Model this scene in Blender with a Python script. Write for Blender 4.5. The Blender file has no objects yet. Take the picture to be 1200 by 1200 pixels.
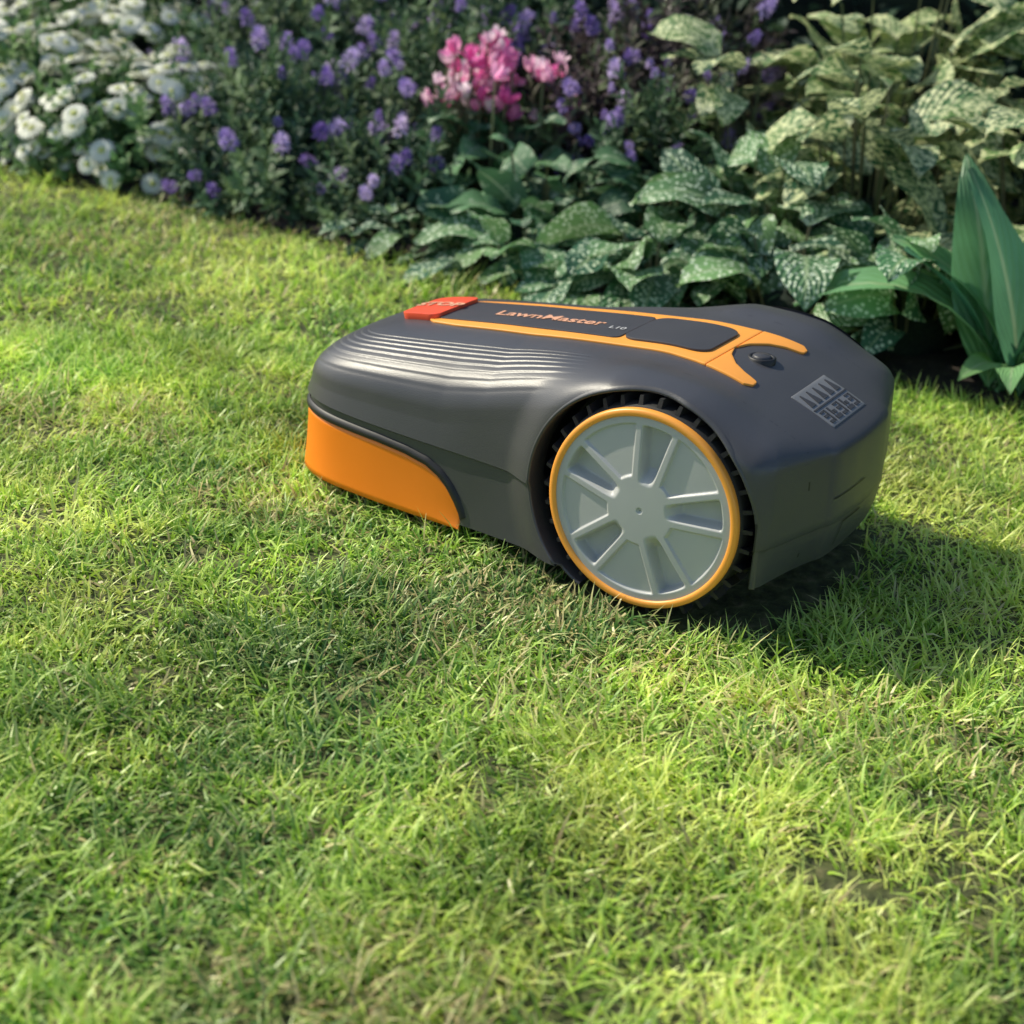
import bpy, bmesh, math, random
import numpy as np
from mathutils import Vector, Matrix
from mathutils.bvhtree import BVHTree
rng=np.random.default_rng(7)
random.seed(3)
scene=bpy.context.scene
col=scene.collection
def link(o,parent=None):
    col.objects.link(o)
    if parent: o.parent=parent
    return o
# ---------------------------------------------------------------- materials
def newmat(name):
    m=bpy.data.materials.new(name); m.use_nodes=True
    nt=m.node_tree; nt.nodes.clear()
    out=nt.nodes.new('ShaderNodeOutputMaterial')
    return m,nt,out
def N(nt,t,**kw):
    n=nt.nodes.new(t)
    for k,v in kw.items(): setattr(n,k,v)
    return n
def ramp(nt,fac,stops,interp='LINEAR'):
    r=nt.nodes.new('ShaderNodeValToRGB'); cr=r.color_ramp; cr.interpolation=interp
    while len(cr.elements)<len(stops): cr.elements.new(.5)
    for e,(p,c) in zip(cr.elements,stops):
        e.position=p; e.color=(*c,1)
    nt.links.new(fac,r.inputs[0]); return r.outputs[0]
def mixc(nt,fac,a,b,mode='MIX'):
    m=nt.nodes.new('ShaderNodeMix'); m.data_type='RGBA'; m.blend_type=mode
    for s,v in ((m.inputs[0],fac),(m.inputs[6],a),(m.inputs[7],b)):
        if isinstance(v,(int,float)): s.default_value=v
        elif isinstance(v,tuple): s.default_value=(*v,1)
        else: nt.links.new(v,s)
    return m.outputs[2]
def plastic(name,colr,rough=.45,bump=.15,scale=900,spec=.5,dust=.12):
    m,nt,out=newmat(name); b=N(nt,'ShaderNodeBsdfPrincipled')
    tc=N(nt,'ShaderNodeTexCoord')
    n1=N(nt,'ShaderNodeTexNoise'); n1.inputs['Scale'].default_value=scale; n1.inputs['Detail'].default_value=2
    n2=N(nt,'ShaderNodeTexNoise'); n2.inputs['Scale'].default_value=14; n2.inputs['Detail'].default_value=6
    nt.links.new(tc.outputs['Object'],n1.inputs[0]); nt.links.new(tc.outputs['Object'],n2.inputs[0])
    c=mixc(nt,n2.outputs[0],tuple(x*(1-dust) for x in colr),tuple(min(1,x*(1+dust)+.004) for x in colr))
    nt.links.new(c,b.inputs['Base Color'])
    rr=N(nt,'ShaderNodeMapRange'); rr.inputs[3].default_value=rough-.07; rr.inputs[4].default_value=rough+.1
    nt.links.new(n2.outputs[0],rr.inputs[0]); nt.links.new(rr.outputs[0],b.inputs['Roughness'])
    b.inputs['Specular IOR Level'].default_value=spec
    bp=N(nt,'ShaderNodeBump'); bp.inputs['Strength'].default_value=bump; bp.inputs['Distance'].default_value=.0006
    nt.links.new(n1.outputs[0],bp.inputs['Height']); nt.links.new(bp.outputs[0],b.inputs['Normal'])
    nt.links.new(b.outputs[0],out.inputs[0]); return m
M_grey=plastic('graphite_plastic',(.056,.056,.061),.37,.35,spec=.6)
M_dark=plastic('panel_plastic',(.045,.045,.050),.45,.2)
M_black=plastic('black_plastic',(.010,.010,.011),.5,.1)
M_tyre=plastic('tyre_rubber',(.014,.014,.014),.7,.3,300)
M_orange=plastic('orange_plastic',(.92,.23,.006),.40,.1,dust=.05)
M_trim=plastic('orange_trim_plastic',(.95,.38,.055),.38,.05,dust=.04)
M_red=plastic('red_plastic',(.85,.09,.03),.4,.05)
M_hub=plastic('wheel_grey_plastic',(.44,.45,.44),.42,.2,dust=.08)
M_text=plastic('print_ink',(.70,.36,.22),.5,0)
M_textw=plastic('print_grey',(.45,.45,.45),.5,0)
M_label=plastic('label_plastic',(.16,.165,.175),.4,.05)

def leafmat(name,stops,spots=None,dots=None,transl=.3,rough=.45,ribcol=None,noisescale=6,vary=.35,spec=.4,bump=.4,tip=None,cheap=False):
    m,nt,out=newmat(name)
    at=N(nt,'ShaderNodeAttribute',attribute_name='lf')
    sp=N(nt,'ShaderNodeSeparateColor'); nt.links.new(at.outputs['Color'],sp.inputs[0])
    c=ramp(nt,sp.outputs[0],stops)
    geo=N(nt,'ShaderNodeNewGeometry')
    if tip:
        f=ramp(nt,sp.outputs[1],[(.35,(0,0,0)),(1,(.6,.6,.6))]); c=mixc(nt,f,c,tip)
    if vary:
        n=N(nt,'ShaderNodeTexNoise'); n.inputs['Scale'].default_value=noisescale; n.inputs['Detail'].default_value=2 if cheap else 4
        nt.links.new(geo.outputs['Position'],n.inputs[0])
        mr=N(nt,'ShaderNodeMapRange'); mr.inputs[1].default_value=.3; mr.inputs[2].default_value=.7
        mr.inputs[3].default_value=1-vary; mr.inputs[4].default_value=1+vary
        nt.links.new(n.outputs[0],mr.inputs[0])
        cv=N(nt,'ShaderNodeVectorMath',operation='SCALE'); nt.links.new(c,cv.inputs[0]); nt.links.new(mr.outputs[0],cv.inputs['Scale'])
        c=cv.outputs[0]
    if spots:
        v=N(nt,'ShaderNodeTexNoise'); v.inputs['Scale'].default_value=spots[1]; v.inputs['Detail'].default_value=4; v.inputs['Roughness'].default_value=.72
        nt.links.new(geo.outputs['Position'],v.inputs[0])
        f=ramp(nt,v.outputs[0],[(spots[2],(0,0,0)),(spots[2]+.05,(1,1,1))])
        c=mixc(nt,f,c,spots[0])
    if dots:
        v=N(nt,'ShaderNodeTexVoronoi'); v.inputs['Scale'].default_value=dots[1]; v.inputs['Randomness'].default_value=1
        nt.links.new(geo.outputs['Position'],v.inputs[0])
        f=ramp(nt,v.outputs['Distance'],[(dots[2],(1,1,1)),(dots[2]+.08,(0,0,0))])
        c=mixc(nt,f,c,dots[0])
    if ribcol:
        s1=N(nt,'ShaderNodeMath',operation='SUBTRACT'); nt.links.new(sp.outputs[2],s1.inputs[0]); s1.inputs[1].default_value=.5
        s2=N(nt,'ShaderNodeMath',operation='ABSOLUTE'); nt.links.new(s1.outputs[0],s2.inputs[0])
        f=ramp(nt,s2.outputs[0],[(.0,(1,1,1)),(.06,(0,0,0))])
        c=mixc(nt,f,c,ribcol)
    if cheap:
        b=N(nt,'ShaderNodeBsdfDiffuse'); nt.links.new(c,b.inputs['Color'])
        g=N(nt,'ShaderNodeBsdfGlossy'); g.inputs['Roughness'].default_value=.42; g.inputs['Color'].default_value=(.95,.97,.85,1)
        m0=N(nt,'ShaderNodeMixShader'); m0.inputs[0].default_value=.06; nt.links.new(b.outputs[0],m0.inputs[1]); nt.links.new(g.outputs[0],m0.inputs[2]); bo=m0.outputs[0]
    else:
        b=N(nt,'ShaderNodeBsdfPrincipled'); b.inputs['Roughness'].default_value=rough
        b.inputs['Specular IOR Level'].default_value=spec
        nt.links.new(c,b.inputs['Base Color']); bo=b.outputs[0]
    if bump:
        s3=N(nt,'ShaderNodeMath',operation='SUBTRACT'); nt.links.new(sp.outputs[2],s3.inputs[0]); s3.inputs[1].default_value=.5
        s4=N(nt,'ShaderNodeMath',operation='ABSOLUTE'); nt.links.new(s3.outputs[0],s4.inputs[0])
        s5=N(nt,'ShaderNodeMath',operation='SUBTRACT'); nt.links.new(sp.outputs[1],s5.inputs[0]); nt.links.new(s4.outputs[0],s5.inputs[1])
        s6=N(nt,'ShaderNodeMath',operation='MULTIPLY'); nt.links.new(s5.outputs[0],s6.inputs[0]); s6.inputs[1].default_value=50
        s7=N(nt,'ShaderNodeMath',operation='SINE'); nt.links.new(s6.outputs[0],s7.inputs[0])
        bp=N(nt,'ShaderNodeBump'); bp.inputs['Strength'].default_value=bump; bp.inputs['Distance'].default_value=.0015
        nt.links.new(s7.outputs[0],bp.inputs['Height']); nt.links.new(bp.outputs[0],b.inputs['Normal'])
    t=N(nt,'ShaderNodeBsdfTranslucent'); nt.links.new(c,t.inputs[0])
    mx=N(nt,'ShaderNodeMixShader'); mx.inputs[0].default_value=transl
    nt.links.new(bo,mx.inputs[1]); nt.links.new(t.outputs[0],mx.inputs[2])
    nt.links.new(mx.outputs[0],out.inputs[0]); return m

# ---------------------------------------------------------------- mesh helpers
def mesh_np(name,V,F,mat,parent=None,lf=None,smooth=True,mats=None,fm=None):
    V=np.asarray(V,dtype=np.float32); F=np.asarray(F,dtype=np.int32)
    me=bpy.data.meshes.new(name); k=F.shape[1]
    me.vertices.add(len(V)); me.vertices.foreach_set('co',V.ravel())
    me.loops.add(F.size); me.loops.foreach_set('vertex_index',F.ravel())
    me.polygons.add(len(F))
    me.polygons.foreach_set('loop_start',np.arange(0,F.size,k,dtype=np.int32))
    me.polygons.foreach_set('loop_total',np.full(len(F),k,dtype=np.int32))
    me.polygons.foreach_set('use_smooth',np.full(len(F),smooth))
    for m in (mats or [mat]): me.materials.append(m)
    if fm is not None: me.polygons.foreach_set('material_index',np.asarray(fm,dtype=np.int32))
    me.update(calc_edges=True)
    if lf is not None:
        a=me.attributes.new('lf','FLOAT_COLOR','POINT')
        c=np.ones((len(V),4),dtype=np.float32); c[:,:3]=lf; a.data.foreach_set('color',c.ravel())
    o=bpy.data.objects.new(name,me); link(o,parent); return o
def gridF(nu,nv,closeu=False):
    F=[]
    for i in range(nu if closeu else nu-1):
        for j in range(nv-1):
            a=i*nv+j; b=((i+1)%nu)*nv+j
            F.append((a,b,b+1,a+1))
    return np.array(F)
def euler(yaw,pitch,roll):
    cy,sy=np.cos(yaw),np.sin(yaw); cp,sp=np.cos(pitch),np.sin(pitch); cr,sr=np.cos(roll),np.sin(roll)
    z=np.zeros_like(yaw); o=np.ones_like(yaw)
    Rz=np.stack([cy,-sy,z,sy,cy,z,z,z,o],-1).reshape(-1,3,3)
    Ry=np.stack([cp,z,-sp,z,o,z,sp,z,cp],-1).reshape(-1,3,3)
    Rx=np.stack([o,z,z,z,cr,-sr,z,sr,cr],-1).reshape(-1,3,3)
    return Rz@Ry@Rx
def prof(kind,s):
    if kind=='lance': return np.sin(np.pi*np.clip(s,0,1)**.85)**.9*.98+.02
    if kind=='ovate': return np.clip(np.sin(np.pi*np.clip(s,0.0,1)**.72),0,1)**.75*.98+.02
    if kind=='heart': return np.clip(np.sqrt(np.clip(1-((s-.38)/.63)**2,0,1))*(1-.25*s),0,1)*.98+.02
    if kind=='petal': return np.clip(np.sin(np.pi*(.12+.83*s)),0,1)**.6
    if kind=='blade': return np.clip(1-s**2.2,0.06,1)
    if kind=='stem': return np.ones_like(s)
def leafT(L=1,W=.5,n=6,m=3,a0=.3,curl=.9,fold=.25,kind='ovate',wave=0.,cup=0.,seed=0):
    s=np.linspace(0,1,n+1); ang=a0-curl*s
    ds=L/n
    x=np.concatenate([[0],np.cumsum(np.cos((ang[:-1]+ang[1:])/2))*ds]); z=np.concatenate([[0],np.cumsum(np.sin((ang[:-1]+ang[1:])/2))*ds])
    w=prof(kind,s)*W/2; v=np.linspace(-1,1,m)
    V=np.zeros((n+1,m,3)); A=np.zeros((n+1,m,2))
    for j,vj in enumerate(v):
        up=fold*abs(vj)*w+cup*w*vj*vj
        wv=wave*W*np.sin(s*9+vj*2+seed)*abs(vj)
        V[:,j,0]=x-np.sin(ang)*(up+wv); V[:,j,1]=vj*w; V[:,j,2]=z+np.cos(ang)*(up+wv)
        A[:,j,0]=s; A[:,j,1]=(vj+1)/2
    return V.reshape(-1,3),gridF(n+1,m),A.reshape(-1,2)
def joinT(parts):
    Vs,Fs,As=[],[],[];o=0
    for V,F,A in parts: Vs.append(V);Fs.append(F+o);As.append(A);o+=len(V)
    return np.concatenate(Vs),np.concatenate(Fs),np.concatenate(As)
def xf(T,R=None,t=(0,0,0),s=1.):
    V,F,A=T; V=V*np.asarray(s)
    if R is not None: V=V@R.T
    return V+np.asarray(t),F,A
def R1(yaw,pitch=0,roll=0): return euler(np.array([yaw*1.]),np.array([pitch*1.]),np.array([roll*1.]))[0]
class Acc:
    def __init__(s): s.V=[];s.F=[];s.L=[];s.M=[];s.o=0
    def add(s,temps,pos,R,scale,rnd,mi=0):
        n=len(pos); pick=rng.integers(0,len(temps),n)
        scale=np.asarray(scale); 
        if scale.ndim==1: scale=scale[:,None]
        for k,(V,F,A) in enumerate(temps):
            ix=np.where(pick==k)[0]
            if len(ix)==0: continue
            P=V[None]*scale[ix][:,None,:] if scale.shape[1]==3 else V[None]*scale[ix][:,:,None]
            P=np.einsum('nij,nvj->nvi',R[ix],P)+pos[ix][:,None,:]
            nv=len(V); FF=F[None]+(np.arange(len(ix))*nv)[:,None,None]+s.o
            L=np.zeros((len(ix),nv,3)); L[:,:,0]=rnd[ix][:,None]; L[:,:,1:]=A[None]
            s.V.append(P.reshape(-1,3).astype(np.float32)); s.F.append(FF.reshape(-1,4).astype(np.int32)); s.L.append(L.reshape(-1,3).astype(np.float32))
            s.M.append(np.full(len(ix)*len(F),mi,dtype=np.int32)); s.o+=len(ix)*nv
    def build(s,name,mats,parent=None,smooth=True):
        return mesh_np(name,np.concatenate(s.V),np.concatenate(s.F),None,parent,np.concatenate(s.L),smooth,mats,np.concatenate(s.M))
def U(a,b,n): return rng.uniform(a,b,n)
def vnoise(x,y,sc,seed=0):
    r=np.random.default_rng(seed); G=r.random((64,64))
    u=x/sc; v=y/sc; i=np.floor(u).astype(int); j=np.floor(v).astype(int); fu=u-i; fv=v-j
    fu=fu*fu*(3-2*fu); fv=fv*fv*(3-2*fv)
    g=lambda a,b:G[a%64,b%64]
    return (g(i,j)*(1-fu)+g(i+1,j)*fu)*(1-fv)+(g(i,j+1)*(1-fu)+g(i+1,j+1)*fu)*fv
def ss(e0,e1,x):
    t=np.clip((x-e0)/(e1-e0),0,1); return t*t*(3-2*t)

# ---------------------------------------------------------------- camera
CP,SP=math.cos(math.radians(24)),math.sin(math.radians(24)); RL=math.radians(4)
cam=bpy.data.cameras.new('camera'); co=link(bpy.data.objects.new('camera',cam)); scene.camera=co
right=Vector((1,0,0)); up=Vector((0,SP,CP)); fwd=Vector((0,CP,-SP))
r2=right*math.cos(RL)+up*math.sin(RL); u2=up*math.cos(RL)-right*math.sin(RL)
Mx=Matrix((r2,u2,-fwd)).transposed().to_4x4(); Mx.translation=Vector((-.120,-1.338,.694)); co.matrix_world=Mx
cam.sensor_width=36; cam.lens=54; cam.clip_start=.02; cam.clip_end=2000
cam.dof.use_dof=True; cam.dof.focus_distance=1.50; cam.dof.aperture_fstop=5.2

# ---------------------------------------------------------------- light
to_sun=Vector((-.92,.39,0)).normalized(); el=math.radians(42)
S=Vector((to_sun.x*math.cos(el),to_sun.y*math.cos(el),math.sin(el)))
sl=bpy.data.lights.new('sun','SUN'); sl.energy=5.0; sl.angle=math.radians(.6); sl.color=(1,.93,.75)
so=link(bpy.data.objects.new('sun',sl)); so.rotation_euler=(-S).to_track_quat('-Z','Y').to_euler(); so.location=(-3,2,4)
w=bpy.data.worlds.new('World'); scene.world=w; w.use_nodes=True; nt=w.node_tree
sky=nt.nodes.new('ShaderNodeTexSky'); sky.sky_type='NISHITA'; sky.sun_disc=False; sky.sun_elevation=el
sky.sun_rotation=math.atan2(S.x,S.y)
bg=nt.nodes['Background']; bg.inputs[1].default_value=.15; nt.links.new(sky.outputs[0],bg.inputs[0])
scene.view_settings.view_transform='Standard'; scene.view_settings.look='None'; scene.view_settings.exposure=0

# ================================================================ MOWER
root=link(bpy.data.objects.new('robot_lawn_mower',None)); root.location=(.095,.1645,0); root.rotation_euler=(0,0,math.radians(150))
half=[(.476,0),(.474,.035),(.469,.07),(.460,.10),(.441,.128),(.405,.147),(.35,.156),(.28,.160),(.20,.162),(.14,.166),(.09,.172),(.04,.176),(-.03,.178),(-.08,.177),(-.108,.174),(-.119,.168),(-.1235,.158),(-.133,.120),(-.1425,.084),(-.1465,.074),(-.149,.060),(-.151,.03),(-.1515,0)]
def cr(P,n=30):
    P=[np.array(p) for p in P]; P=[None]+P; P[0]=np.array([P[2][0],-P[2][1]]); P.append(np.array([P[-2][0],-P[-2][1]]))
    out=[]
    for i in range(1,len(P)-2):
        for k in range(n):
            t=k/n; p0,p1,p2,p3=P[i-1],P[i],P[i+1],P[i+2]
            out.append(.5*((2*p1)+(-p0+p2)*t+(2*p0-5*p1+4*p2-p3)*t*t+(-p0+3*p1-3*p2+p3)*t**3))
    out.append(P[-2]); return np.array(out)
hc=cr(half); seg=np.r_[0,np.cumsum(np.hypot(*np.diff(hc,axis=0).T))]; LH=seg[-1]
def O(s):
    s=np.asarray(s,dtype=float); sg=np.where(s<0,-1,1); q=np.abs(s)
    a=np.interp(q,seg,hc[:,0]); b=np.interp(q,seg,hc[:,1])
    e=.002; a1=np.interp(np.clip(q-e,0,LH),seg,hc[:,0]);b1=np.interp(np.clip(q-e,0,LH),seg,hc[:,1])
    a2=np.interp(np.clip(q+e,0,LH),seg,hc[:,0]);b2=np.interp(np.clip(q+e,0,LH),seg,hc[:,1])
    tx,ty=a2-a1,b2-b1; l=np.hypot(tx,ty)+1e-12; nx,ny=-ty/l,tx/l
    flip=np.where(nx*(a-.15)+ny*b<0,-1,1)
    return a,b*sg,nx*flip,ny*flip*sg
ZC=np.array([(-.155,.174),(-.14,.179),(-.10,.1965),(-.044,.217),(-.01,.2235),(.02,.225),(.05,.2255),(.145,.216),(.25,.204),(.357,.189),(.43,.176),(.476,.160)])
zc_a=np.linspace(-.17,.48,300); zc_v=np.interp(zc_a,ZC[:,0],ZC[:,1]); kk=np.ones(15)/15; zc_v=np.convolve(np.pad(zc_v,7,'edge'),kk,'valid')
def zc(a): return np.interp(a,zc_a,zc_v)
def zs(a): return np.interp(a,[-.155,-.12,-.08,-.03,.05,.14,.25,.48],[.167,.169,.180,.199,.199,.158,.128,.120])
def p1(a): return np.interp(a,[-.155,-.1,.05,.12,.2,.48],[15,9,9,6,3.4,3.0])
WA,WZ=.004,.108
def warp(V):
    V=V.copy(); d=np.hypot(V[:,0]-WA,V[:,2]-WZ)
    k=1-ss(.123,.160,d); side=ss(.10,.165,np.abs(V[:,1]))
    rearf=ss(-.128,-.105,V[:,0])
    V[:,1]+=np.sign(V[:,1])*.011*k*side*rearf
    dh=np.abs(V[:,0]-WA); V[:,2]+=.0045*(1-ss(.03,.11,dh))*ss(.09,.14,np.abs(V[:,1]))*ss(.17,.21,V[:,2])
    return V
NT=640; sarr=(np.arange(NT)/NT*2-1)*LH
oa,ob,on,om=O(sarr)
rows=[]
sp_a=np.clip(oa,-.05,.33)
rr=np.r_[np.linspace(0,.6,20)[:-1],np.linspace(.6,1,100)]
for r in rr:
    a=sp_a+(oa-sp_a)*r; b=ob*r; Z0=zs(oa)
    f=np.clip(1-r**p1(oa),0,1)**(1/2.3)
    z=Z0+(zc(a)-Z0)*f
    win=ss(.60,.64,r)*(1-ss(.955,.975,r))*ss(.09,.15,a)*(1-ss(.43,.455,a))*ss(.05,.085,abs(b))
    ph=(r*22)%1.0; saw=np.where(ph<.8,ph/.8,(1-ph)/.2)
    z=z+win*.0009*(saw-.5)
    rows.append(np.stack([a,b,z],-1))
def lip(a): return np.interp(a,[-.17,.0,.1,.3,.48],[.098,.098,.098,.103,.107])
def zbot(a): return np.interp(a,[-.17,-.108,-.06,.08,.48],[.056,.058,.03,.022,.022])
for k in range(1,9):
    t=k/8; z=zs(oa)+(lip(oa)-zs(oa))*t; off=.0045*t
    rows.append(np.stack([oa+on*off,ob+om*off,z],-1))
stepin=np.where(oa<-.1,.0015,.0035)
rows.append(np.stack([oa+on*(.0045-stepin*.3),ob+om*(.0045-stepin*.3),lip(oa)-.0012],-1))
rows.append(np.stack([oa+on*(.0045-stepin),ob+om*(.0045-stepin),lip(oa)-.0022],-1))
for k in range(1,9):
    t=k/8; z=lip(oa)-.0022+(zbot(oa)-lip(oa)+.0022)*t; off=.0045-stepin+.003*t*t-ss(-.10,-.14,oa)*.010*t*t
    rows.append(np.stack([oa+on*off,ob+om*off,z],-1))
nr=len(rows); V=np.stack(rows,1).reshape(-1,3); V=warp(V); F=gridF(NT,nr,True)
shell=mesh_np('shell',V,F,None,root,mats=[M_grey,M_black])
bm=bmesh.new(); bm.from_mesh(shell.data); bmesh.ops.remove_doubles(bm,verts=bm.verts,dist=2e-6)
be=[e for e in bm.edges if e.is_boundary]; bmesh.ops.holes_fill(bm,edges=be,sides=0)
bmesh.ops.recalc_face_normals(bm,faces=bm.faces)
bvh=BVHTree.FromBMesh(bm)
bm.to_mesh(shell.data); bm.free()
RA=.1145; RX=1.045
def arch_profile(R=RA):
    pts=[]
    for k in range(0,97):
        th=math.radians(-62+(180+62)*k/96)
        pts.append((WA+R*RX*math.cos(th)*(1.03 if math.cos(th)>0 else 1),WZ+R*math.sin(th)))
    pts+= [(WA-R*RX,WZ-.05),(WA-R*RX+.001,-.05),(WA+R*math.cos(math.radians(-62))*RX-.004,-.05)]
    return pts
AP=arch_profile()
for sgn in (1,-1):
    bm=bmesh.new(); vs=[bm.verts.new((a,sgn*.112,z)) for a,z in AP]; f=bm.faces.new(vs)
    e=bmesh.ops.extrude_face_region(bm,geom=[f]); 
    bmesh.ops.translate(bm,verts=[v for v in e['geom'] if isinstance(v,bmesh.types.BMVert)],vec=(0,sgn*.15,0))
    bmesh.ops.recalc_face_normals(bm,faces=bm.faces)
    me=bpy.data.meshes.new('cut'); bm.to_mesh(me); bm.free(); co_=bpy.data.objects.new('cut',me); col.objects.link(co_)
    co_.parent=root
    md=shell.modifiers.new('b','BOOLEAN'); md.object=co_; md.operation='DIFFERENCE'; md.solver='EXACT'
    bpy.context.view_layer.update()
    dg=bpy.context.evaluated_depsgraph_get(); nm=bpy.data.meshes.new_from_object(shell.evaluated_get(dg))
    shell.modifiers.clear(); shell.data=nm; bpy.data.objects.remove(co_)
for p in shell.data.polygons:
    c=p.center; d=math.hypot((c.x-WA)/(RX*(1.03 if c.x>WA else 1)),c.z-WZ)
    cav=(d<RA+.0006 and abs(c.y)<.19 and c.z<WZ+RA-.0005 and abs(c.y)>.1) or abs(abs(c.y)-.112)<1e-4 or c.z<.0225
    if c.z<.11 and -.1165<c.x<.062 and .1<abs(c.y)<.2 : cav=True
    if cav: p.material_index=1
    p.use_smooth=not cav
shell.data.set_sharp_from_angle(angle=math.radians(38))
for sgn in (1,-1):
    pts=[p for p in AP[:98]]
    Vl=[];n=len(pts)
    for i,(a,z) in enumerate(pts):
        hit=bvh.ray_cast(Vector((WA+(a-WA)*1.02,sgn*.3,WZ+(z-WZ)*1.005)),Vector((0,-sgn,0)))
        bw=abs(hit[0].y) if hit[0] is not None else .178
        bw=min(max(bw,.165),.195)
        nx,nz=(a-WA),(z-WZ); l=math.hypot(nx,nz); nx/=l;nz/=l
        for (dr,db) in ((-.0005,-.03),(-.0012,-.001),(.0002,.0014),(.0020,.0010),(.0042,-.002)):
            Vl.append((a+nx*dr,sgn*(bw+db),z+nz*dr))
    mesh_np('arch_lip',Vl,gridF(n,5),M_grey,root)

def drape(a,b,off):
    h=bvh.ray_cast(Vector((a,b,.5)),Vector((0,0,-1)))
    z=h[0].z if h[0] is not None else .15
    return (a,b,z+off)
def strip(name,arr,lo,hi,off,mat,nb=14,th=.003,bev=True):
    V=[drape(a,lo(a)+(hi(a)-lo(a))*j/(nb-1),off) for a in arr for j in range(nb)]
    o=mesh_np(name,V,gridF(len(arr),nb),mat,root)
    if o.data.polygons[len(o.data.polygons)//2].normal.z<0: o.data.flip_normals()
    s=o.modifiers.new('s','SOLIDIFY'); s.thickness=th; s.offset=-1
    if bev:
        b=o.modifiers.new('bv','BEVEL'); b.width=.0007; b.segments=2; b.limit_method='ANGLE'; b.angle_limit=math.radians(50)
    return o
def ip(xs,ys): return lambda a: float(np.interp(a,xs,ys))
tw=ip([-.052,-.045,-.02,.01,.04,.11,.2,.30,.335,.35],[.071,.078,.075,.070,.067,.065,.063,.058,.052,.040])
ti=ip([-.052,-.050,-.035,-.020,-.006,-.000],[.063,.059,.053,.042,.022,.0])
strip('top_trim',np.linspace(-.000,.35,90),lambda a:-tw(a),tw,.0022,M_trim,30)
for s_,nm in ((1,'trim_prong_1'),(-1,'trim_prong_2')):
    strip(nm,np.linspace(-.052,-.001,30),(lambda a:ti(a)) if s_>0 else (lambda a:-tw(a)),(lambda a:tw(a)) if s_>0 else (lambda a:-ti(a)),.00225,M_trim,10)
def rnd_w(a0,a1,w0,w1,r):
    def f(a):
        w=w0+(w1-w0)*(a-a0)/(a1-a0)
        d=min(a-a0,a1-a)
        if d<r: w-= r-math.sqrt(max(0,r*r-(r-d)**2))
        return max(w,.001)
    return f
def arr_r(a0,a1,r,n=60):
    return np.r_[a0+r*(1-np.cos(np.linspace(0,math.pi/2,10)))[:-1],np.linspace(a0+r,a1-r,n),(a1-r*(1-np.cos(np.linspace(0,math.pi/2,10))))[::-1][1:]]
pw=rnd_w(.111,.338,.047,.041,.008); strip('top_panel',arr_r(.111,.338,.008),lambda a:-pw(a),pw,.0034,M_dark,24)
hw=rnd_w(.012,.1085,.047,.047,.018); strip('hatch',arr_r(.012,.1085,.018,40),lambda a:-hw(a),hw,.0046,M_dark,24)
bw_=rnd_w(.335,.388,.047,.041,.012); strip('stop_button',arr_r(.335,.388,.012,30),lambda a:-bw_(a),bw_,.0075,M_red,24,th=.008)
def text(s,size,mat,a,b,off,nm,bold=.0):
    cu=bpy.data.curves.new(nm,'FONT'); cu.body=s; cu.size=size; cu.align_x='CENTER'; cu.align_y='CENTER'; cu.offset=bold; cu.resolution_u=4
    to=bpy.data.objects.new(nm,cu); col.objects.link(to); bpy.context.view_layer.update()
    me=bpy.data.meshes.new_from_object(to.evaluated_get(bpy.context.evaluated_depsgraph_get())); bpy.data.objects.remove(to)
    bm=bmesh.new(); bm.from_mesh(me)
    for v in bm.verts:
        v.co=Vector(drape(a-v.co.x,b-v.co.y,off))
    bmesh.ops.recalc_face_normals(bm,faces=bm.faces)
    bm.to_mesh(me); bm.free(); me.materials.clear(); me.materials.append(mat)
    o=bpy.data.objects.new(nm,me); link(o,root); return o
text('LawnMaster',.027,M_text,.215,.004,.0040,'panel_text',.0006)
text('L10',.013,M_textw,.128,.014,.0040,'panel_text_small',.0003)
text('STOP',.024,M_text,.361,.0,.0083,'button_text',.0010)
pb=drape(-.030,0,0)
def lathe(name,prof_,mat,loc,axis='z',n=48,parent=root):
    V=[];
    for i in range(n):
        t=2*math.pi*i/n
        for r,h in prof_:
            if axis=='z': V.append((loc[0]+r*math.cos(t),loc[1]+r*math.sin(t),loc[2]+h))
            else: V.append((loc[0]+r*math.cos(t),loc[1]+h,loc[2]+r*math.sin(t)))
    return mesh_np(name,V,gridF(n,len(prof_),True),mat,parent)
lathe('rear_button_ring',[(.0145,-.006),(.0145,.0022),(.0125,.0034),(.0105,.002),(.0103,-.001)],M_black,pb)
lathe('rear_button',[(.0098,-.003),(.0096,.0034),(.008,.0046),(.0001,.0050)],M_dark,pb)
strip('label_plate',np.linspace(-.130,-.082,14),lambda a:-.044,lambda a:.044,.0010,M_label,24,th=.002)
def box_on(name,cells,mat,off=.0022):
    Vb=[];Fb=[]
    for (a0,a1,b0,b1,tri) in cells:
        n=len(Vb)
        if tri: q=[(a0,b0),(a0,b1),(a1,(b0+b1)/2+.0008),(a1,(b0+b1)/2-.0008)]
        else: q=[(a0,b0),(a0,b1),(a1,b1),(a1,b0)]
        Vb+= [drape(a,b,off) for a,b in q]; Fb.append((n,n+1,n+2,n+3))
    o=mesh_np(name,Vb,Fb,mat,root,smooth=False); 
    s=o.modifiers.new('s','SOLIDIFY'); s.thickness=.0010; s.offset=0
cells=[]
for i in range(5):
    b0=-.041+i*.0166
    cells.append((-.103,-.087,b0+.002,b0+.0135,True))
    if i%2: cells+= [(-.126,-.122,b0+.001,b0+.014,False),(-.120,-.116,b0+.003,b0+.008,False),(-.120,-.111,b0+.010,b0+.013,False)]
    else: cells+= [(-.126,-.111,b0+.002,b0+.0045,False),(-.126,-.123,b0+.006,b0+.014,False),(-.119,-.116,b0+.006,b0+.014,False),(-.113,-.111,b0+.006,b0+.014,False)]
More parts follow.
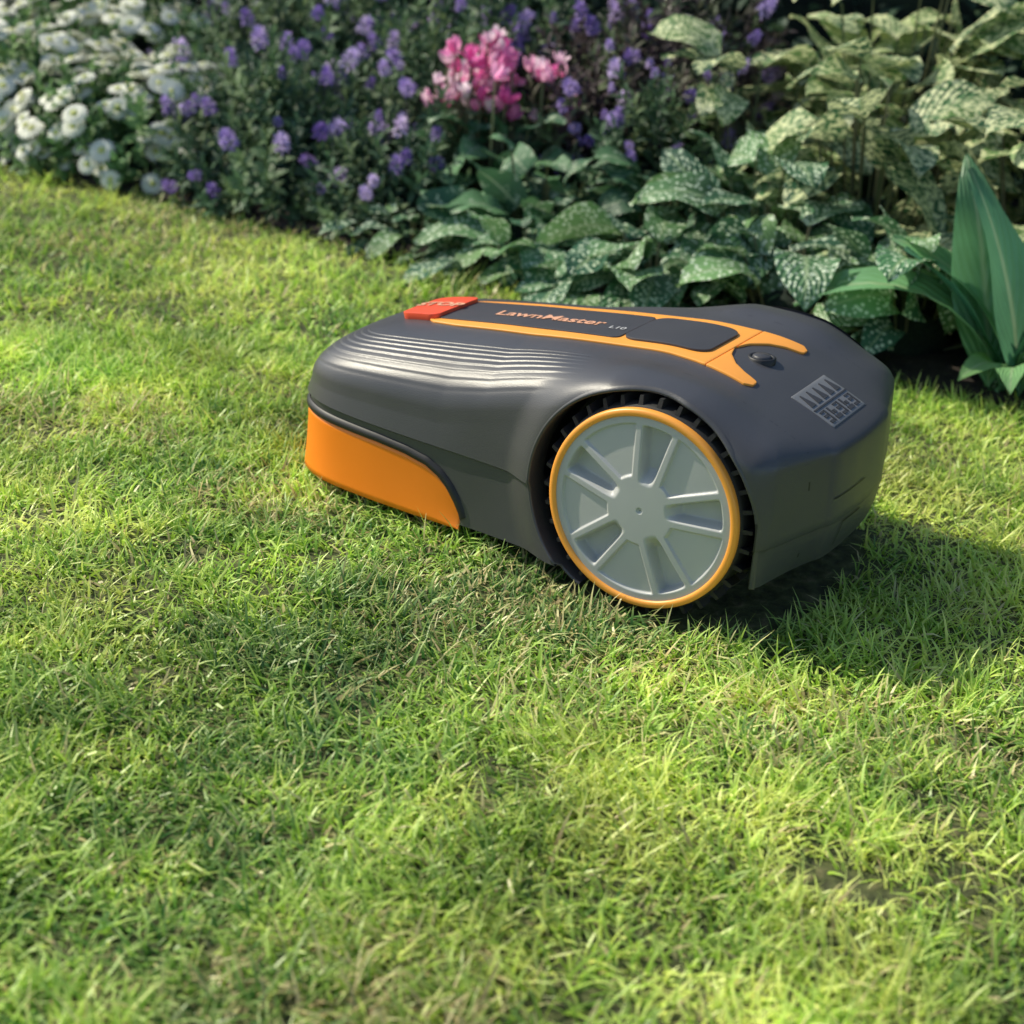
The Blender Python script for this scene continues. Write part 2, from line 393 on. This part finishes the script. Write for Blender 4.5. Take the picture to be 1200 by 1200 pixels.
box_on('label_symbols',cells,M_dark,.0013)
box_on('label_divider',[(-.1080,-.1065,-.043,.043,False)],M_dark,.0013)
i214=int(np.argmin(np.abs(hc[:,0]-.215))); s214=float(seg[i214])
zt=ip([.0,.213,.217,.224,.233,.245,.262,.29,.327,.413,.48],[.022,.022,.034,.046,.058,.069,.0775,.083,.086,.088,.090])
def zt_s(s): a=float(O(s)[0]); return zt(a)
def skirt(s,z,off):
    a,b,nx,ny=O(s); return (float(a+nx*off),float(b+ny*off),z)
SS=np.r_[-s214+(1-np.cos(np.linspace(0,math.pi/2,30)))[:-1]*.05,np.linspace(-s214+.05,s214-.05,160),(s214-(1-np.cos(np.linspace(0,math.pi/2,30)))*.05)[::-1][1:]]
nzb=12; Vb=[]
for s in SS:
    zt_=zt_s(s)
    for j in range(nzb):
        t=j/(nzb-1); z=.018+(max(zt_,.0205)-.018)*t
        Vb.append(skirt(s,z,.0035+.004*(1-t)**2))
o=mesh_np('front_bumper',Vb,gridF(len(SS),nzb),M_orange,root)
pc=o.data.polygons[len(o.data.polygons)//2]
if pc.normal.x<0: o.data.flip_normals()
sm=o.modifiers.new('s','SOLIDIFY'); sm.thickness=.006; sm.offset=-1
Vb=[]
for s in SS:
    z0=zt_s(s); e=.001; sl_=(zt_s(min(s+e,s214))-zt_s(max(s-e,-s214)))/(2*e)
    l=math.hypot(1,sl_); ns,nz=-sl_/l,1/l
    z0=max(z0,.021)
    for j,(d,off) in enumerate(((-.001,.003),(.0005,.0052),(.006,.0052),(.0085,.002))):
        Vb.append(skirt(s+ns*d,z0+nz*d,off))
mesh_np('bumper_seal',Vb,gridF(len(SS),4),M_black,root)
def groove(name,path,wd=.0022,off=.0008):
    Vb=[]
    for i,(s,z) in enumerate(path):
        a,b=path[max(i-1,0)],path[min(i+1,len(path)-1)]; ds,dz=b[0]-a[0],b[1]-a[1]; l=math.hypot(ds,dz)+1e-9
        ns,nz=-dz/l*wd/2,ds/l*wd/2
        for k in (-1,1):
            q=O(s+ns*k); org=Vector((float(q[0]+q[2]*.1),float(q[1]+q[3]*.1),z+nz*k)); h=bvh.ray_cast(org,Vector((-float(q[2]),-float(q[3]),0)))
            p=h[0] if h[0] is not None else Vector((float(q[0]),float(q[1]),z))
            Vb.append((p.x+float(q[2])*off,p.y+float(q[3])*off,p.z))
    mesh_np(name,Vb,gridF(len(path),2),M_black,root)
def dens(P,n=14):
    out=[]
    for (a,b) in zip(P[:-1],P[1:]): out+= [(a[0]+(b[0]-a[0])*t/n,a[1]+(b[1]-a[1])*t/n) for t in range(n)]
    return out+[P[-1]]
rs=LH
groove('rear_groove_1',dens([(rs-.072,.124),(rs-.0,.124)]),.0013)
groove('rear_groove_2',dens([(rs-.055,.068),(rs-.046,.092),(rs-.0,.092)]),.0016)
NR,NA=120,540; RO=.0935
def hubh(r,th):
    # five broad flat wedges (very shallow dished panels) separated by five deep trapezoidal wells with sloping walls
    d=(th-math.radians(84)+math.pi/5)%(2*math.pi/5)-math.pi/5
    lat=np.abs(r*np.sin(d)); rad=r*np.cos(d)
    pwid=.0085+.15*(rad-.030)
    pk=ss(0,.0060,pwid-lat)*ss(.026,.042,rad)*(1-ss(.0815,.0855,r))
    ridge=pwid+.0055
    sect=ss(0,.0022,lat-ridge)*ss(.034,.037,r)*(1-ss(.0845,.0865,r))
    h=-.0135*pk-.0026*sect
    h+=.0035*(1-(r/.094)**2)
    h-=.002*(1-ss(.002,.003,r))
    return h
def wheel(sgn,idx):
    rg=np.r_[.0005,np.linspace(.001,RO,NR)]; tg=np.arange(NA)/NA*2*math.pi
    T,R_=np.meshgrid(tg,rg,indexing='ij'); H=hubh(R_,T); b0=.1855
    V=np.stack([-R_*np.cos(T),sgn*(b0+H),WZ+R_*np.sin(T)],-1).reshape(-1,3)
    wo=bpy.data.objects.new('wheel_%d'%idx,None); link(wo,root)
    h=mesh_np('hub_%d'%idx,V,gridF(NA,len(rg),True),M_hub,wo)
    if (h.data.polygons[5000].normal.y*sgn)<0: h.data.flip_normals()
    lathe('rim_ring_%d'%idx,[(RO-.0008,sgn*.1835),(RO-.0004,sgn*.1868),(RO+.001,sgn*.1880),(RO+.005,sgn*.1880),(RO+.0068,sgn*.1865),(RO+.0072,sgn*.181)],M_trim,(0,0,WZ),'y',160,wo)
    lathe('tyre_%d'%idx,[(RO+.002,sgn*.182),(RO+.008,sgn*.1815),(RO+.0095,sgn*.178),(RO+.0105,sgn*.172),(RO+.0110,sgn*.135),(RO+.006,sgn*.128),(.03,sgn*.125)],M_tyre,(0,0,WZ),'y',160,wo)
    Vt=[];Ft=[];nl=34
    for i in range(nl):
        for (b1,b2,ph) in ((.128,.152,.5),(.150,.1800,0)):
            th=2*math.pi*(i+ph)/nl; hwid=.0022/.11; sk=.06 if ph else -.06
            n=len(Vt)
            for (r,bb,dt) in ((.100,b1,0),(.100,b2,0),(.1130,b1+.001,0),(.1115,b2-.003,0)):
                for s in (-1,1):
                    t=th+s*hwid*(1.3 if r<.11 else .8)+sk*(bb-.155)/.03
                    Vt.append((r*math.cos(t),sgn*bb,WZ+r*math.sin(t)))
            for q in ((4,5,7,6),(0,4,6,2),(1,3,7,5),(2,6,7,3),(0,1,5,4)): Ft.append([n+k for k in q])
    mesh_np('tread_%d'%idx,Vt,Ft,M_tyre,wo,smooth=False)
wheel(1,1); wheel(-1,2)
for i,(sg) in enumerate((1,-1)):
    lathe('castor_%d'%(i+1),[(.001,-.012),(.026,-.012),(.030,-.007),(.030,.007),(.026,.012),(.001,.012)],M_tyre,(.36,sg*.085,.030),'y',32)

# ================================================================ GROUND
def gz(x,y): return (vnoise(x+9,y+9,.45,1)-.5)*.018+(vnoise(x+9,y+9,.16,2)-.5)*.008
E0=1.045
def bedq(x,y): return (y-(E0-.59*x))*.862
m,nt,out=newmat('lawn_soil'); b=N(nt,'ShaderNodeBsdfPrincipled'); b.inputs['Roughness'].default_value=.95
geo=N(nt,'ShaderNodeNewGeometry'); n=N(nt,'ShaderNodeTexNoise'); n.inputs['Scale'].default_value=60; n.inputs['Detail'].default_value=8
nt.links.new(geo.outputs['Position'],n.inputs[0])
c=ramp(nt,n.outputs[0],[(.3,(.035,.040,.015)),(.55,(.085,.10,.03)),(.75,(.20,.17,.08))]); nt.links.new(c,b.inputs['Base Color'])
bp=N(nt,'ShaderNodeBump'); bp.inputs['Strength'].default_value=.8; bp.inputs['Distance'].default_value=.01; nt.links.new(n.outputs[0],bp.inputs['Height']); nt.links.new(bp.outputs[0],b.inputs['Normal'])
nt.links.new(b.outputs[0],out.inputs[0]); M_lsoil=m
ax=np.r_[-600,-200,-60,-20,-8,np.linspace(-4,4,161),8,20,60,200,600]
X,Y=np.meshgrid(ax,ax,indexing='ij'); Z=gz(X,Y)*(np.hypot(X,Y)<5)-.002
mesh_np('ground',np.stack([X,Y,Z],-1).reshape(-1,3),gridF(len(ax),len(ax)),M_lsoil)
m,nt,out=newmat('bed_soil'); b=N(nt,'ShaderNodeBsdfPrincipled'); b.inputs['Roughness'].default_value=.95
geo=N(nt,'ShaderNodeNewGeometry'); n=N(nt,'ShaderNodeTexNoise'); n.inputs['Scale'].default_value=45; n.inputs['Detail'].default_value=10; n.inputs['Roughness'].default_value=.7
nt.links.new(geo.outputs['Position'],n.inputs[0])
c=ramp(nt,n.outputs[0],[(.3,(.012,.009,.008)),(.6,(.05,.036,.028)),(.8,(.11,.085,.065))]); nt.links.new(c,b.inputs['Base Color'])
bp=N(nt,'ShaderNodeBump'); bp.inputs['Strength'].default_value=1; bp.inputs['Distance'].default_value=.02; nt.links.new(n.outputs[0],bp.inputs['Height']); nt.links.new(bp.outputs[0],b.inputs['Normal'])
nt.links.new(b.outputs[0],out.inputs[0]); M_bsoil=m
ee=np.linspace(-4,3.5,220); qq=np.linspace(.0,3.,90)
E,Q=np.meshgrid(ee,qq,indexing='ij'); Q2=Q+(vnoise(E+9,E*0,.3,5)-.5)*.06*(Q<.3)
X=E*.862+Q2*.508; Y=E0-E*.508+Q2*.862
Zb=gz(X,Y)+.004+ss(-.02,.10,Q)*.015+(vnoise(X+9,Y+9,.05,6)-.5)*.02*ss(0,.1,Q)
mesh_np('flower_bed_soil',np.stack([X,Y,Zb],-1).reshape(-1,3),gridF(len(ee),len(qq)),M_bsoil)

# ================================================================ LAWN
def bladeset(ns): return [leafT(1,1,ns,2,a0=a0,curl=cu,fold=0,kind='blade') for a0,cu in ((1.5,.3),(1.5,.8),(1.4,1.2),(1.35,1.7),(1.2,.6),(1.5,2.1),(1.0,.9))]
B3,B2=bladeset(3),bladeset(2)
cx,cy=-.126,-1.338
def frust(x,y):
    d=(y-cy); return np.abs((x-cx))<(d*.37+.10)
def thin(x,y):
    g=vnoise(x+9,y+9,.06,11)*.6+vnoise(x+9,y+9,.2,12)*.4
    k=.45+.55*ss(.30,.52,g)
    for (bx,by,br) in ((-.42,.05,.028),(.125,-.40,.034),(.155,-.43,.024),(.03,-.22,.018),(-.50,.60,.022),(-.62,.02,.02)):
        k=k*(1-.90*(1-ss(br*.6,br*1.5,np.hypot(x-bx,(y-by)*1.3))))
    return k
def inside_mower(x,y):
    dx,dy=x-.095,y-.1645; c,s=math.cos(math.radians(150)),math.sin(math.radians(150))
    a=dx*c+dy*s; b=-dx*s+dy*c
    wv=np.interp(a,hc[::-1,0],hc[::-1,1],left=-1,right=-1)
    return (np.abs(b)<wv-.012)|((np.abs(a)<.085)&(np.abs(b)<.189)&(np.abs(b)>.12))
A=Acc()
def lawn(nb,x0,x1,y0,y1,sel,wid,ln,BT):
    x=U(x0,x1,nb); y=U(y0,y1,nb)
    q=bedq(x,y)-(vnoise(x+9,y*0,.12,21)-.5)*.08
    k=sel(x,y)&(rng.random(nb)<thin(x,y))&(q<.01+.05*rng.random(nb)**2)&~inside_mower(x,y)
    x,y=x[k],y[k]; n=len(x)
    patch=np.clip((vnoise(x+9,y+9,.30,31)*.4+vnoise(x+9,y+9,.05,32)*.35+vnoise(x+9,y+9,.12,36)*.25-.5)*2.0+.56,0,1)
    L=ln*(.45+.85*rng.random(n))*(.6+.75*vnoise(x+9,y+9,.06,33))
    flow=vnoise(x+9,y+9,.12,34)*9
    yaw=np.where(rng.random(n)<.3,flow+rng.normal(0,.8,n),U(0,6.28,n))
    pitch=-np.abs(rng.normal(0,.5,n)); flat=rng.random(n)<.16; pitch[flat]-=.8
    R=euler(yaw,pitch,rng.normal(0,.3,n))
    W=wid*(.45+1.0*rng.random(n))
    sc=np.stack([L,W,L],-1)
    dead=rng.random(n)<(.06+.26*ss(.5,.8,vnoise(x+9,y+9,.2,35)))
    r=np.where(dead,U(.86,1,n),np.clip(.0+.78*patch+rng.normal(0,.15,n),0,.82))
    A.add(BT,np.stack([x,y,gz(x,y)-.003],-1),R,sc,r)
lawn(225000,-1.15,.95,-.75,.75,frust,.0025,.031,B3)
lawn(85000,-1.6,1.2,.75,2.3,frust,.0036,.034,B2)
nf=lambda x,y:~frust(x,y)
lawn(40000,-3.4,2.6,-1.9,3.0,nf,.0075,.038,B2)
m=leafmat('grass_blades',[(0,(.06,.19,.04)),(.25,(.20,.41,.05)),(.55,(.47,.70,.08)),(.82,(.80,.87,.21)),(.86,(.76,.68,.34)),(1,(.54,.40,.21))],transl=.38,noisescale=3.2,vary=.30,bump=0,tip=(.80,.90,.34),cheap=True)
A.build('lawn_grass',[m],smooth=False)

# ================================================================ PLANTS
def E2W(e,q): return e*.862+q*.508, E0-e*.508+q*.862
ML_hebe=leafmat('shrub_leaf',[(0,(.035,.085,.055)),(.5,(.09,.185,.09)),(1,(.22,.31,.14))],transl=.25,rough=.4,ribcol=(.25,.33,.18))
ML_purple=leafmat('shrub_flower_purple',[(0,(.22,.14,.46)),(.6,(.44,.33,.70)),(1,(.74,.62,.88))],transl=.35,rough=.6,bump=0,vary=.15)
ML_bronze=leafmat('bronze_leaf',[(0,(.06,.04,.055)),(.5,(.12,.10,.09)),(1,(.13,.20,.09))],transl=.25,rough=.4)
ML_daisy=leafmat('white_petal',[(0,(.86,.88,.78)),(1,(.93,.93,.84))],transl=.3,rough=.6,bump=0,vary=.03)
ML_dcen=leafmat('flower_centre',[(0,(.50,.56,.18)),(1,(.64,.64,.25))],transl=.1,rough=.8,bump=0)
ML_dleaf=leafmat('daisy_leaf',[(0,(.05,.14,.06)),(.5,(.11,.24,.08)),(1,(.24,.40,.14))],transl=.3,ribcol=(.3,.4,.2))
ML_pink=leafmat('pink_petal',[(0,(.84,.14,.48)),(.35,(.95,.38,.68)),(1,(.98,.86,.92))],transl=.45,rough=.5,bump=0,vary=.1)
ML_cyc=leafmat('cyclamen_leaf',[(0,(.045,.13,.07)),(1,(.13,.27,.12))],spots=((.42,.52,.36),60,.57),transl=.25,ribcol=(.3,.4,.25))
ML_spot=leafmat('lungwort_leaf',[(0,(.04,.12,.07)),(.5,(.08,.20,.09)),(1,(.18,.33,.12))],dots=((.66,.78,.57),125,.34),transl=.25,ribcol=(.30,.42,.22),bump=.5)
ML_vari=leafmat('variegated_leaf',[(0,(.03,.11,.055)),(.6,(.075,.19,.07)),(1,(.17,.30,.08))],spots=((.76,.80,.46),95,.48),transl=.28,ribcol=(.3,.4,.2),bump=.5)
ML_hosta=leafmat('broad_leaf',[(0,(.10,.28,.17)),(.5,(.16,.38,.20)),(1,(.34,.58,.20))],transl=.40,ribcol=(.45,.6,.35),bump=.5,rough=.38)
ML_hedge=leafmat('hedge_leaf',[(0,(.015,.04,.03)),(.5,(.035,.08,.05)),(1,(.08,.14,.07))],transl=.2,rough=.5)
ML_stem=leafmat('stem',[(0,(.10,.14,.06)),(1,(.20,.18,.10))],transl=.05,bump=0)
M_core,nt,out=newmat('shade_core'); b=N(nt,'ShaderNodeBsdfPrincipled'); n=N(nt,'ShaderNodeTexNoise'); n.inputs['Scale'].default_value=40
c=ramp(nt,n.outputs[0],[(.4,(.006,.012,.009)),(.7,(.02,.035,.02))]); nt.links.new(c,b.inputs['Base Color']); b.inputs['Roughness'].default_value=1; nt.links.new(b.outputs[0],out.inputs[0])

def dome(n,cx,cy,rx,ry,h,shell=.55,base=.02):
    u=U(0,2*math.pi,n); v=np.arccos(U(0.02,1,n)); rr_=shell+(1-shell)*rng.random(n)**.6
    lump=1+.22*(vnoise(u*3+20,v*3+20,1,int(rng.integers(1000)))-.5)*2
    rr_=rr_*lump
    x=np.cos(u)*np.sin(v); y=np.sin(u)*np.sin(v); z=np.cos(v)
    P=np.stack([cx+x*rx*rr_,cy+y*ry*rr_,base+z*h*rr_],-1)
    return P,u,v
def sprigT(nleaf=12,ll=.42,lw=.32,seed=0,prof_='lance',el=.9):
    r=np.random.default_rng(seed); parts=[]
    for i in range(nleaf):
        t=i/(nleaf-1); 
        L=ll*(1-.45*t)*(.85+.3*r.random())
        parts.append(xf(leafT(L,L*lw,4,3,.2,.5+.5*r.random(),.3,prof_),R1(i*2.4+r.normal()*.2,.25+.9*t*el),(0,0,t*.8)))
    st=leafT(.85,.03,3,2,math.pi/2,0,0,'stem'); parts.append(st); parts.append(xf(st,R1(math.pi/2)))
    return joinT(parts)
sprigs=[sprigT(12,.42,.32,s) for s in range(4)]
sprigs2=[sprigT(10,.38,.5,s+9,'ovate') for s in range(4)]
def spikeT(seed):
    r=np.random.default_rng(seed); parts=[]
    for i in range(64):
        t=i/64; rad=.28*math.sqrt(max(.05,1-t*t*.9)); 
        parts.append(xf(leafT(.24,.11,2,3,.1,.8,.3,'petal'),R1(i*2.4,-.1+1.3*t+r.normal()*.4),(math.cos(i*2.4)*rad*.6,math.sin(i*2.4)*rad*.6,.05+t*.65+r.normal()*.04)))
    return joinT(parts)
spikes=[spikeT(s) for s in range(3)]
def outward(u,v,jit=.35,lift=.4):
    n=len(u); tilt=np.clip(v*(1-lift)+rng.normal(0,jit,n),-.3,1.5)
    return euler(u,-tilt,np.zeros(n))@euler(U(0,6.28,n),np.zeros(n),np.zeros(n))
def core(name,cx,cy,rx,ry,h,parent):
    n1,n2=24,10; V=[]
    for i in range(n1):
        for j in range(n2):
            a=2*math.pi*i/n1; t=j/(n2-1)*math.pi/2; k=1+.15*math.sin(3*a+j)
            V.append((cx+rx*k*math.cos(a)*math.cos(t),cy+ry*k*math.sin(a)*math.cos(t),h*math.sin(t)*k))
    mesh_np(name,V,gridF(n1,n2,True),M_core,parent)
def shrub(name,e,q,rx,ry,h,ns,sl,nf,fl,mats,temps=sprigs,corek=.6):
    x,y=E2W(e,q)
    A=Acc(); P,u,v=dome(ns,x,y,rx,ry,h)
    A.add(temps,P-np.array([0,0,sl*.4]),outward(u,v),U(.75,1.25,ns)*sl,rng.random(ns),0)
    if nf:
        P,u,v=dome(nf,x,y,rx*1.08,ry*1.08,h*1.1,.9)
        A.add(spikes,P,outward(u,v,.3,.3),(U(.55,1.25,nf)*fl),rng.random(nf),1)
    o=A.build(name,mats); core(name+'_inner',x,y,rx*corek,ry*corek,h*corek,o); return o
shrub('hebe_shrub',-.84,.24,.24,.22,.22,420,.095,54,.042,[ML_hebe,ML_purple])
shrub('hebe_shrub',-1.12,.62,.34,.28,.38,520,.10,80,.046,[ML_hebe,ML_purple])
shrub('hebe_shrub',-.62,.50,.24,.24,.36,440,.10,64,.042,[ML_hebe,ML_purple])
shrub('hebe_shrub',-.56,.20,.16,.14,.15,220,.085,26,.038,[ML_hebe,ML_purple])
shrub('spurge_shrub',-.66,.86,.26,.2,.52,400,.09,0,.05,[ML_hebe,ML_purple],sprigs2)
shrub('hebe_shrub',-.22,.58,.26,.22,.42,520,.09,100,.036,[ML_bronze,ML_purple])
shrub('hebe_shrub',-.12,.36,.13,.12,.26,220,.08,38,.034,[ML_hebe,ML_purple])
def petalring(n,L,W,pitch,curl,off,z):
    return [xf(leafT(L,W,3,3,0,curl,.15,'petal'),R1(2*math.pi*i/n+off,pitch),(math.cos(2*math.pi*i/n+off)*.1,math.sin(2*math.pi*i/n+off)*.1,z)) for i in range(n)]
def daisyT(seed):
    r=np.random.default_rng(seed)
    return joinT(petalring(15,.42,.2,.12+r.normal()*.05,.35,0,0)+petalring(13,.34,.18,.3,.45,.2,.02)+petalring(10,.22,.15,.55,.4,.1,.03))
def centreT():
    n1,n2=10,4; V=[];A_=[]
    for i in range(n1):
        for j in range(n2):
            a=2*math.pi*i/n1; t=j/(n2-1)*math.pi/2; V.append((.15*math.cos(a)*math.cos(t),.15*math.sin(a)*math.cos(t),.07+.08*math.sin(t))); A_.append((.5,.2))
    return np.array(V),gridF(n1,n2,True),np.array(A_)
dais=[daisyT(s) for s in range(4)]; cen=[centreT()]
def daisies(name,e,q,rx,ry,h,nf,nl):
    x,y=E2W(e,q); A=Acc(); P,u,v=dome(nl,x,y,rx,ry,h)
    A.add(sprigs2,P-np.array([0,0,.04]),outward(u,v),U(.7,1.2,nl)*.10,rng.random(nl),0)
    P,u,v=dome(nf,x,y,rx*1.08,ry*1.08,h*1.15,.88)
    R=outward(u,v,.25,.35); s=U(.75,1.15,nf)*.048; rn=rng.random(nf)
    A.add(dais,P,R,s,rn,1); A.add(cen,P,R,s,rn,2)
    o=A.build(name,[ML_dleaf,ML_daisy,ML_dcen]); core(name+'_inner',x,y,rx*.6,ry*.6,h*.6,o)
daisies('white_daisy_plant',-1.20,.20,.28,.22,.18,210,280)
daisies('white_daisy_plant',-1.54,.20,.32,.24,.19,260,300)
daisies('white_daisy_plant',-1.58,.60,.38,.28,.28,280,280)
daisies('white_daisy_plant',-2.0,.36,.34,.30,.24,240,280)
daisies('white_daisy_plant',-2.2,.85,.45,.34,.34,240,280)
daisies('white_daisy_plant',-2.7,.45,.40,.34,.28,120,260)

def mound(name,e,q,rx,ry,h,n,L,W,mat,kind='ovate',a0=.5,curl=1.1,stems=True,extra=None):
    x,y=E2W(e,q); A=Acc()
    T=[leafT(1,W,7,5,a0*k,curl*k2,.16,kind,wave=.07,seed=s) for s,(k,k2) in enumerate(((1,1),(.6,1.3),(1.2,.7),(.9,1.5),(.4,.8)))]
    P,u,v=dome(n,x,y,rx,ry,h,.5)
    tilt=(math.pi/2-v)*.35-.2+rng.normal(0,.3,n)
    A.add(T,P,euler(u+rng.normal(0,.5,n),tilt,rng.normal(0,.35,n)),U(.6,1.25,n)*L,rng.random(n),0)
    if stems:
        b=np.stack([x+(P[:,0]-x)*.35,y+(P[:,1]-y)*.35,np.zeros(n)],-1); d=P-b; ln=np.linalg.norm(d,axis=1)
        yaw=np.arctan2(d[:,1],d[:,0]); pit=np.arcsin(d[:,2]/ln)
        st=leafT(1,1,3,2,0,0,0,'stem'); 
        for rl in (0,math.pi/2): A.add([st],b,euler(yaw,pit,np.full(n,rl)),np.stack([ln,np.full(n,.004),np.full(n,.004)],-1),rng.random(n),1)
    if extra: extra(A,x,y)
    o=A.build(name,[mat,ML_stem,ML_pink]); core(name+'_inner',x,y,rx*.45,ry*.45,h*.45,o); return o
def cycT(seed):
    r=np.random.default_rng(seed)
    return joinT([xf(leafT(1,.52,5,3,.6+r.normal()*.25,-.9,.2,'petal',wave=.08,seed=i),R1(2*math.pi*i/6+r.normal()*.25,.1+r.normal()*.35),(0,0,0)) for i in range(6)])
cycs=[cycT(s) for s in range(6)]
def cyc_fl(A,x,y):
    n=92; px=x-.02+rng.normal(0,.050,n); py=y+rng.normal(0,.03,n); pz=.272+rng.normal(0,.031,n)-np.abs(px-x)*.2
    px[-8:]=x+.085+rng.normal(0,.013,8); pz[-8:]=.285+rng.normal(0,.008,8)
    A.add(cycs,np.stack([px,py,pz],-1),euler(U(0,6.28,n),rng.normal(0,.4,n),rng.normal(0,.4,n)),U(.7,1.1,n)*.031,rng.random(n),2)
    st=leafT(1,1,3,2,0,0,0,'stem'); ln=pz-.05; 
    A.add([st],np.stack([px,py,np.full(n,.05)],-1),euler(U(0,6.28,n),np.full(n,math.pi/2),np.zeros(n)),np.stack([ln,np.full(n,.004),np.full(n,.004)],-1),rng.random(n),1)
mound('cyclamen_plant',-.425,.33,.15,.13,.20,85,.075,.85,ML_cyc,'heart',extra=cyc_fl)
mound('cyclamen_plant',-.24,.19,.14,.11,.15,70,.08,.8,ML_cyc,'heart')
mound('cyclamen_plant',-.02,.22,.12,.11,.17,55,.085,.75,ML_cyc,'heart')
mound('lungwort_plant',-.18,.06,.15,.07,.06,36,.115,.55,ML_spot,'ovate',a0=.3,curl=.8)
mound('lungwort_plant',.06,.06,.16,.09,.09,46,.135,.58,ML_spot,'ovate',a0=.35,curl=.9)
mound('lungwort_plant',.28,.08,.14,.10,.14,42,.13,.6,ML_spot,'ovate')
mound('lungwort_plant',.16,.24,.16,.14,.22,62,.13,.6,ML_spot,'ovate')
mound('lungwort_plant',.46,.13,.13,.10,.17,42,.12,.6,ML_spot,'ovate')
mound('variegated_plant',.02,.46,.17,.16,.34,66,.135,.6,ML_vari,'ovate')
mound('variegated_plant',.30,.36,.19,.17,.34,66,.14,.58,ML_vari,'ovate')
mound('variegated_plant',.22,.66,.26,.20,.52,90,.155,.6,ML_vari,'ovate')
mound('variegated_plant',.58,.38,.20,.18,.38,72,.14,.6,ML_vari,'ovate')
mound('variegated_plant',.60,.66,.26,.22,.54,90,.155,.6,ML_vari,'ovate')
mound('variegated_plant',.92,.42,.24,.22,.40,80,.15,.62,ML_vari,'ovate')
mound('variegated_plant',1.4,.45,.28,.22,.40,90,.16,.62,ML_vari,'ovate')
mound('variegated_plant',1.9,.45,.28,.22,.40,90,.16,.62,ML_vari,'ovate')
mound('lungwort_plant',.85,.12,.16,.10,.12,50,.12,.6,ML_spot,'ovate')
mound('lungwort_plant',-.42,.07,.12,.06,.05,30,.07,.5,ML_spot,'ovate',a0=.3,curl=.8)
A=Acc(); x,y=E2W(.64,.05)
T=[leafT(1,.32,10,5,1.25,c,.25,'lance',wave=.05,seed=i) for i,c in enumerate((.5,1.2,2.0))]
spec=[(140,.36,2),(162,.38,2),(100,.34,0),(60,.30,0),(20,.30,1),(-60,.20,1),(-110,.16,2),(220,.15,2),(330,.24,1),(130,.33,0),(80,.28,0),(-30,.28,0),(165,.26,0),(150,.30,1)]
for (yw,L,k) in spec:
    A.add([T[k]],np.array([[x+rng.normal()*.02,y+rng.normal()*.02,.005]]),euler(np.array([math.radians(yw)]),np.array([rng.normal()*.1]),np.array([rng.normal()*.3])),np.array([L]),rng.random(1),0)
A.build('broad_leaf_plant',[ML_hosta])

A=Acc(); n=9000; e=U(-4,3.5,n); q=1.15+rng.random(n)**2*.35+(vnoise(e+9,e*0,.5,41)-.5)*.25; z=U(0,1.15,n)
X_,Y_=E2W(e,q); lt=[leafT(1,.5,3,3,.3,.8,.25,'ovate') for _ in range(2)]
A.add(lt,np.stack([X_,Y_,z],-1),euler(U(-2.6,-.6,n)-.2,rng.normal(.2,.5,n),rng.normal(0,.5,n)),U(.7,1.3,n)*.06,rng.random(n),0)
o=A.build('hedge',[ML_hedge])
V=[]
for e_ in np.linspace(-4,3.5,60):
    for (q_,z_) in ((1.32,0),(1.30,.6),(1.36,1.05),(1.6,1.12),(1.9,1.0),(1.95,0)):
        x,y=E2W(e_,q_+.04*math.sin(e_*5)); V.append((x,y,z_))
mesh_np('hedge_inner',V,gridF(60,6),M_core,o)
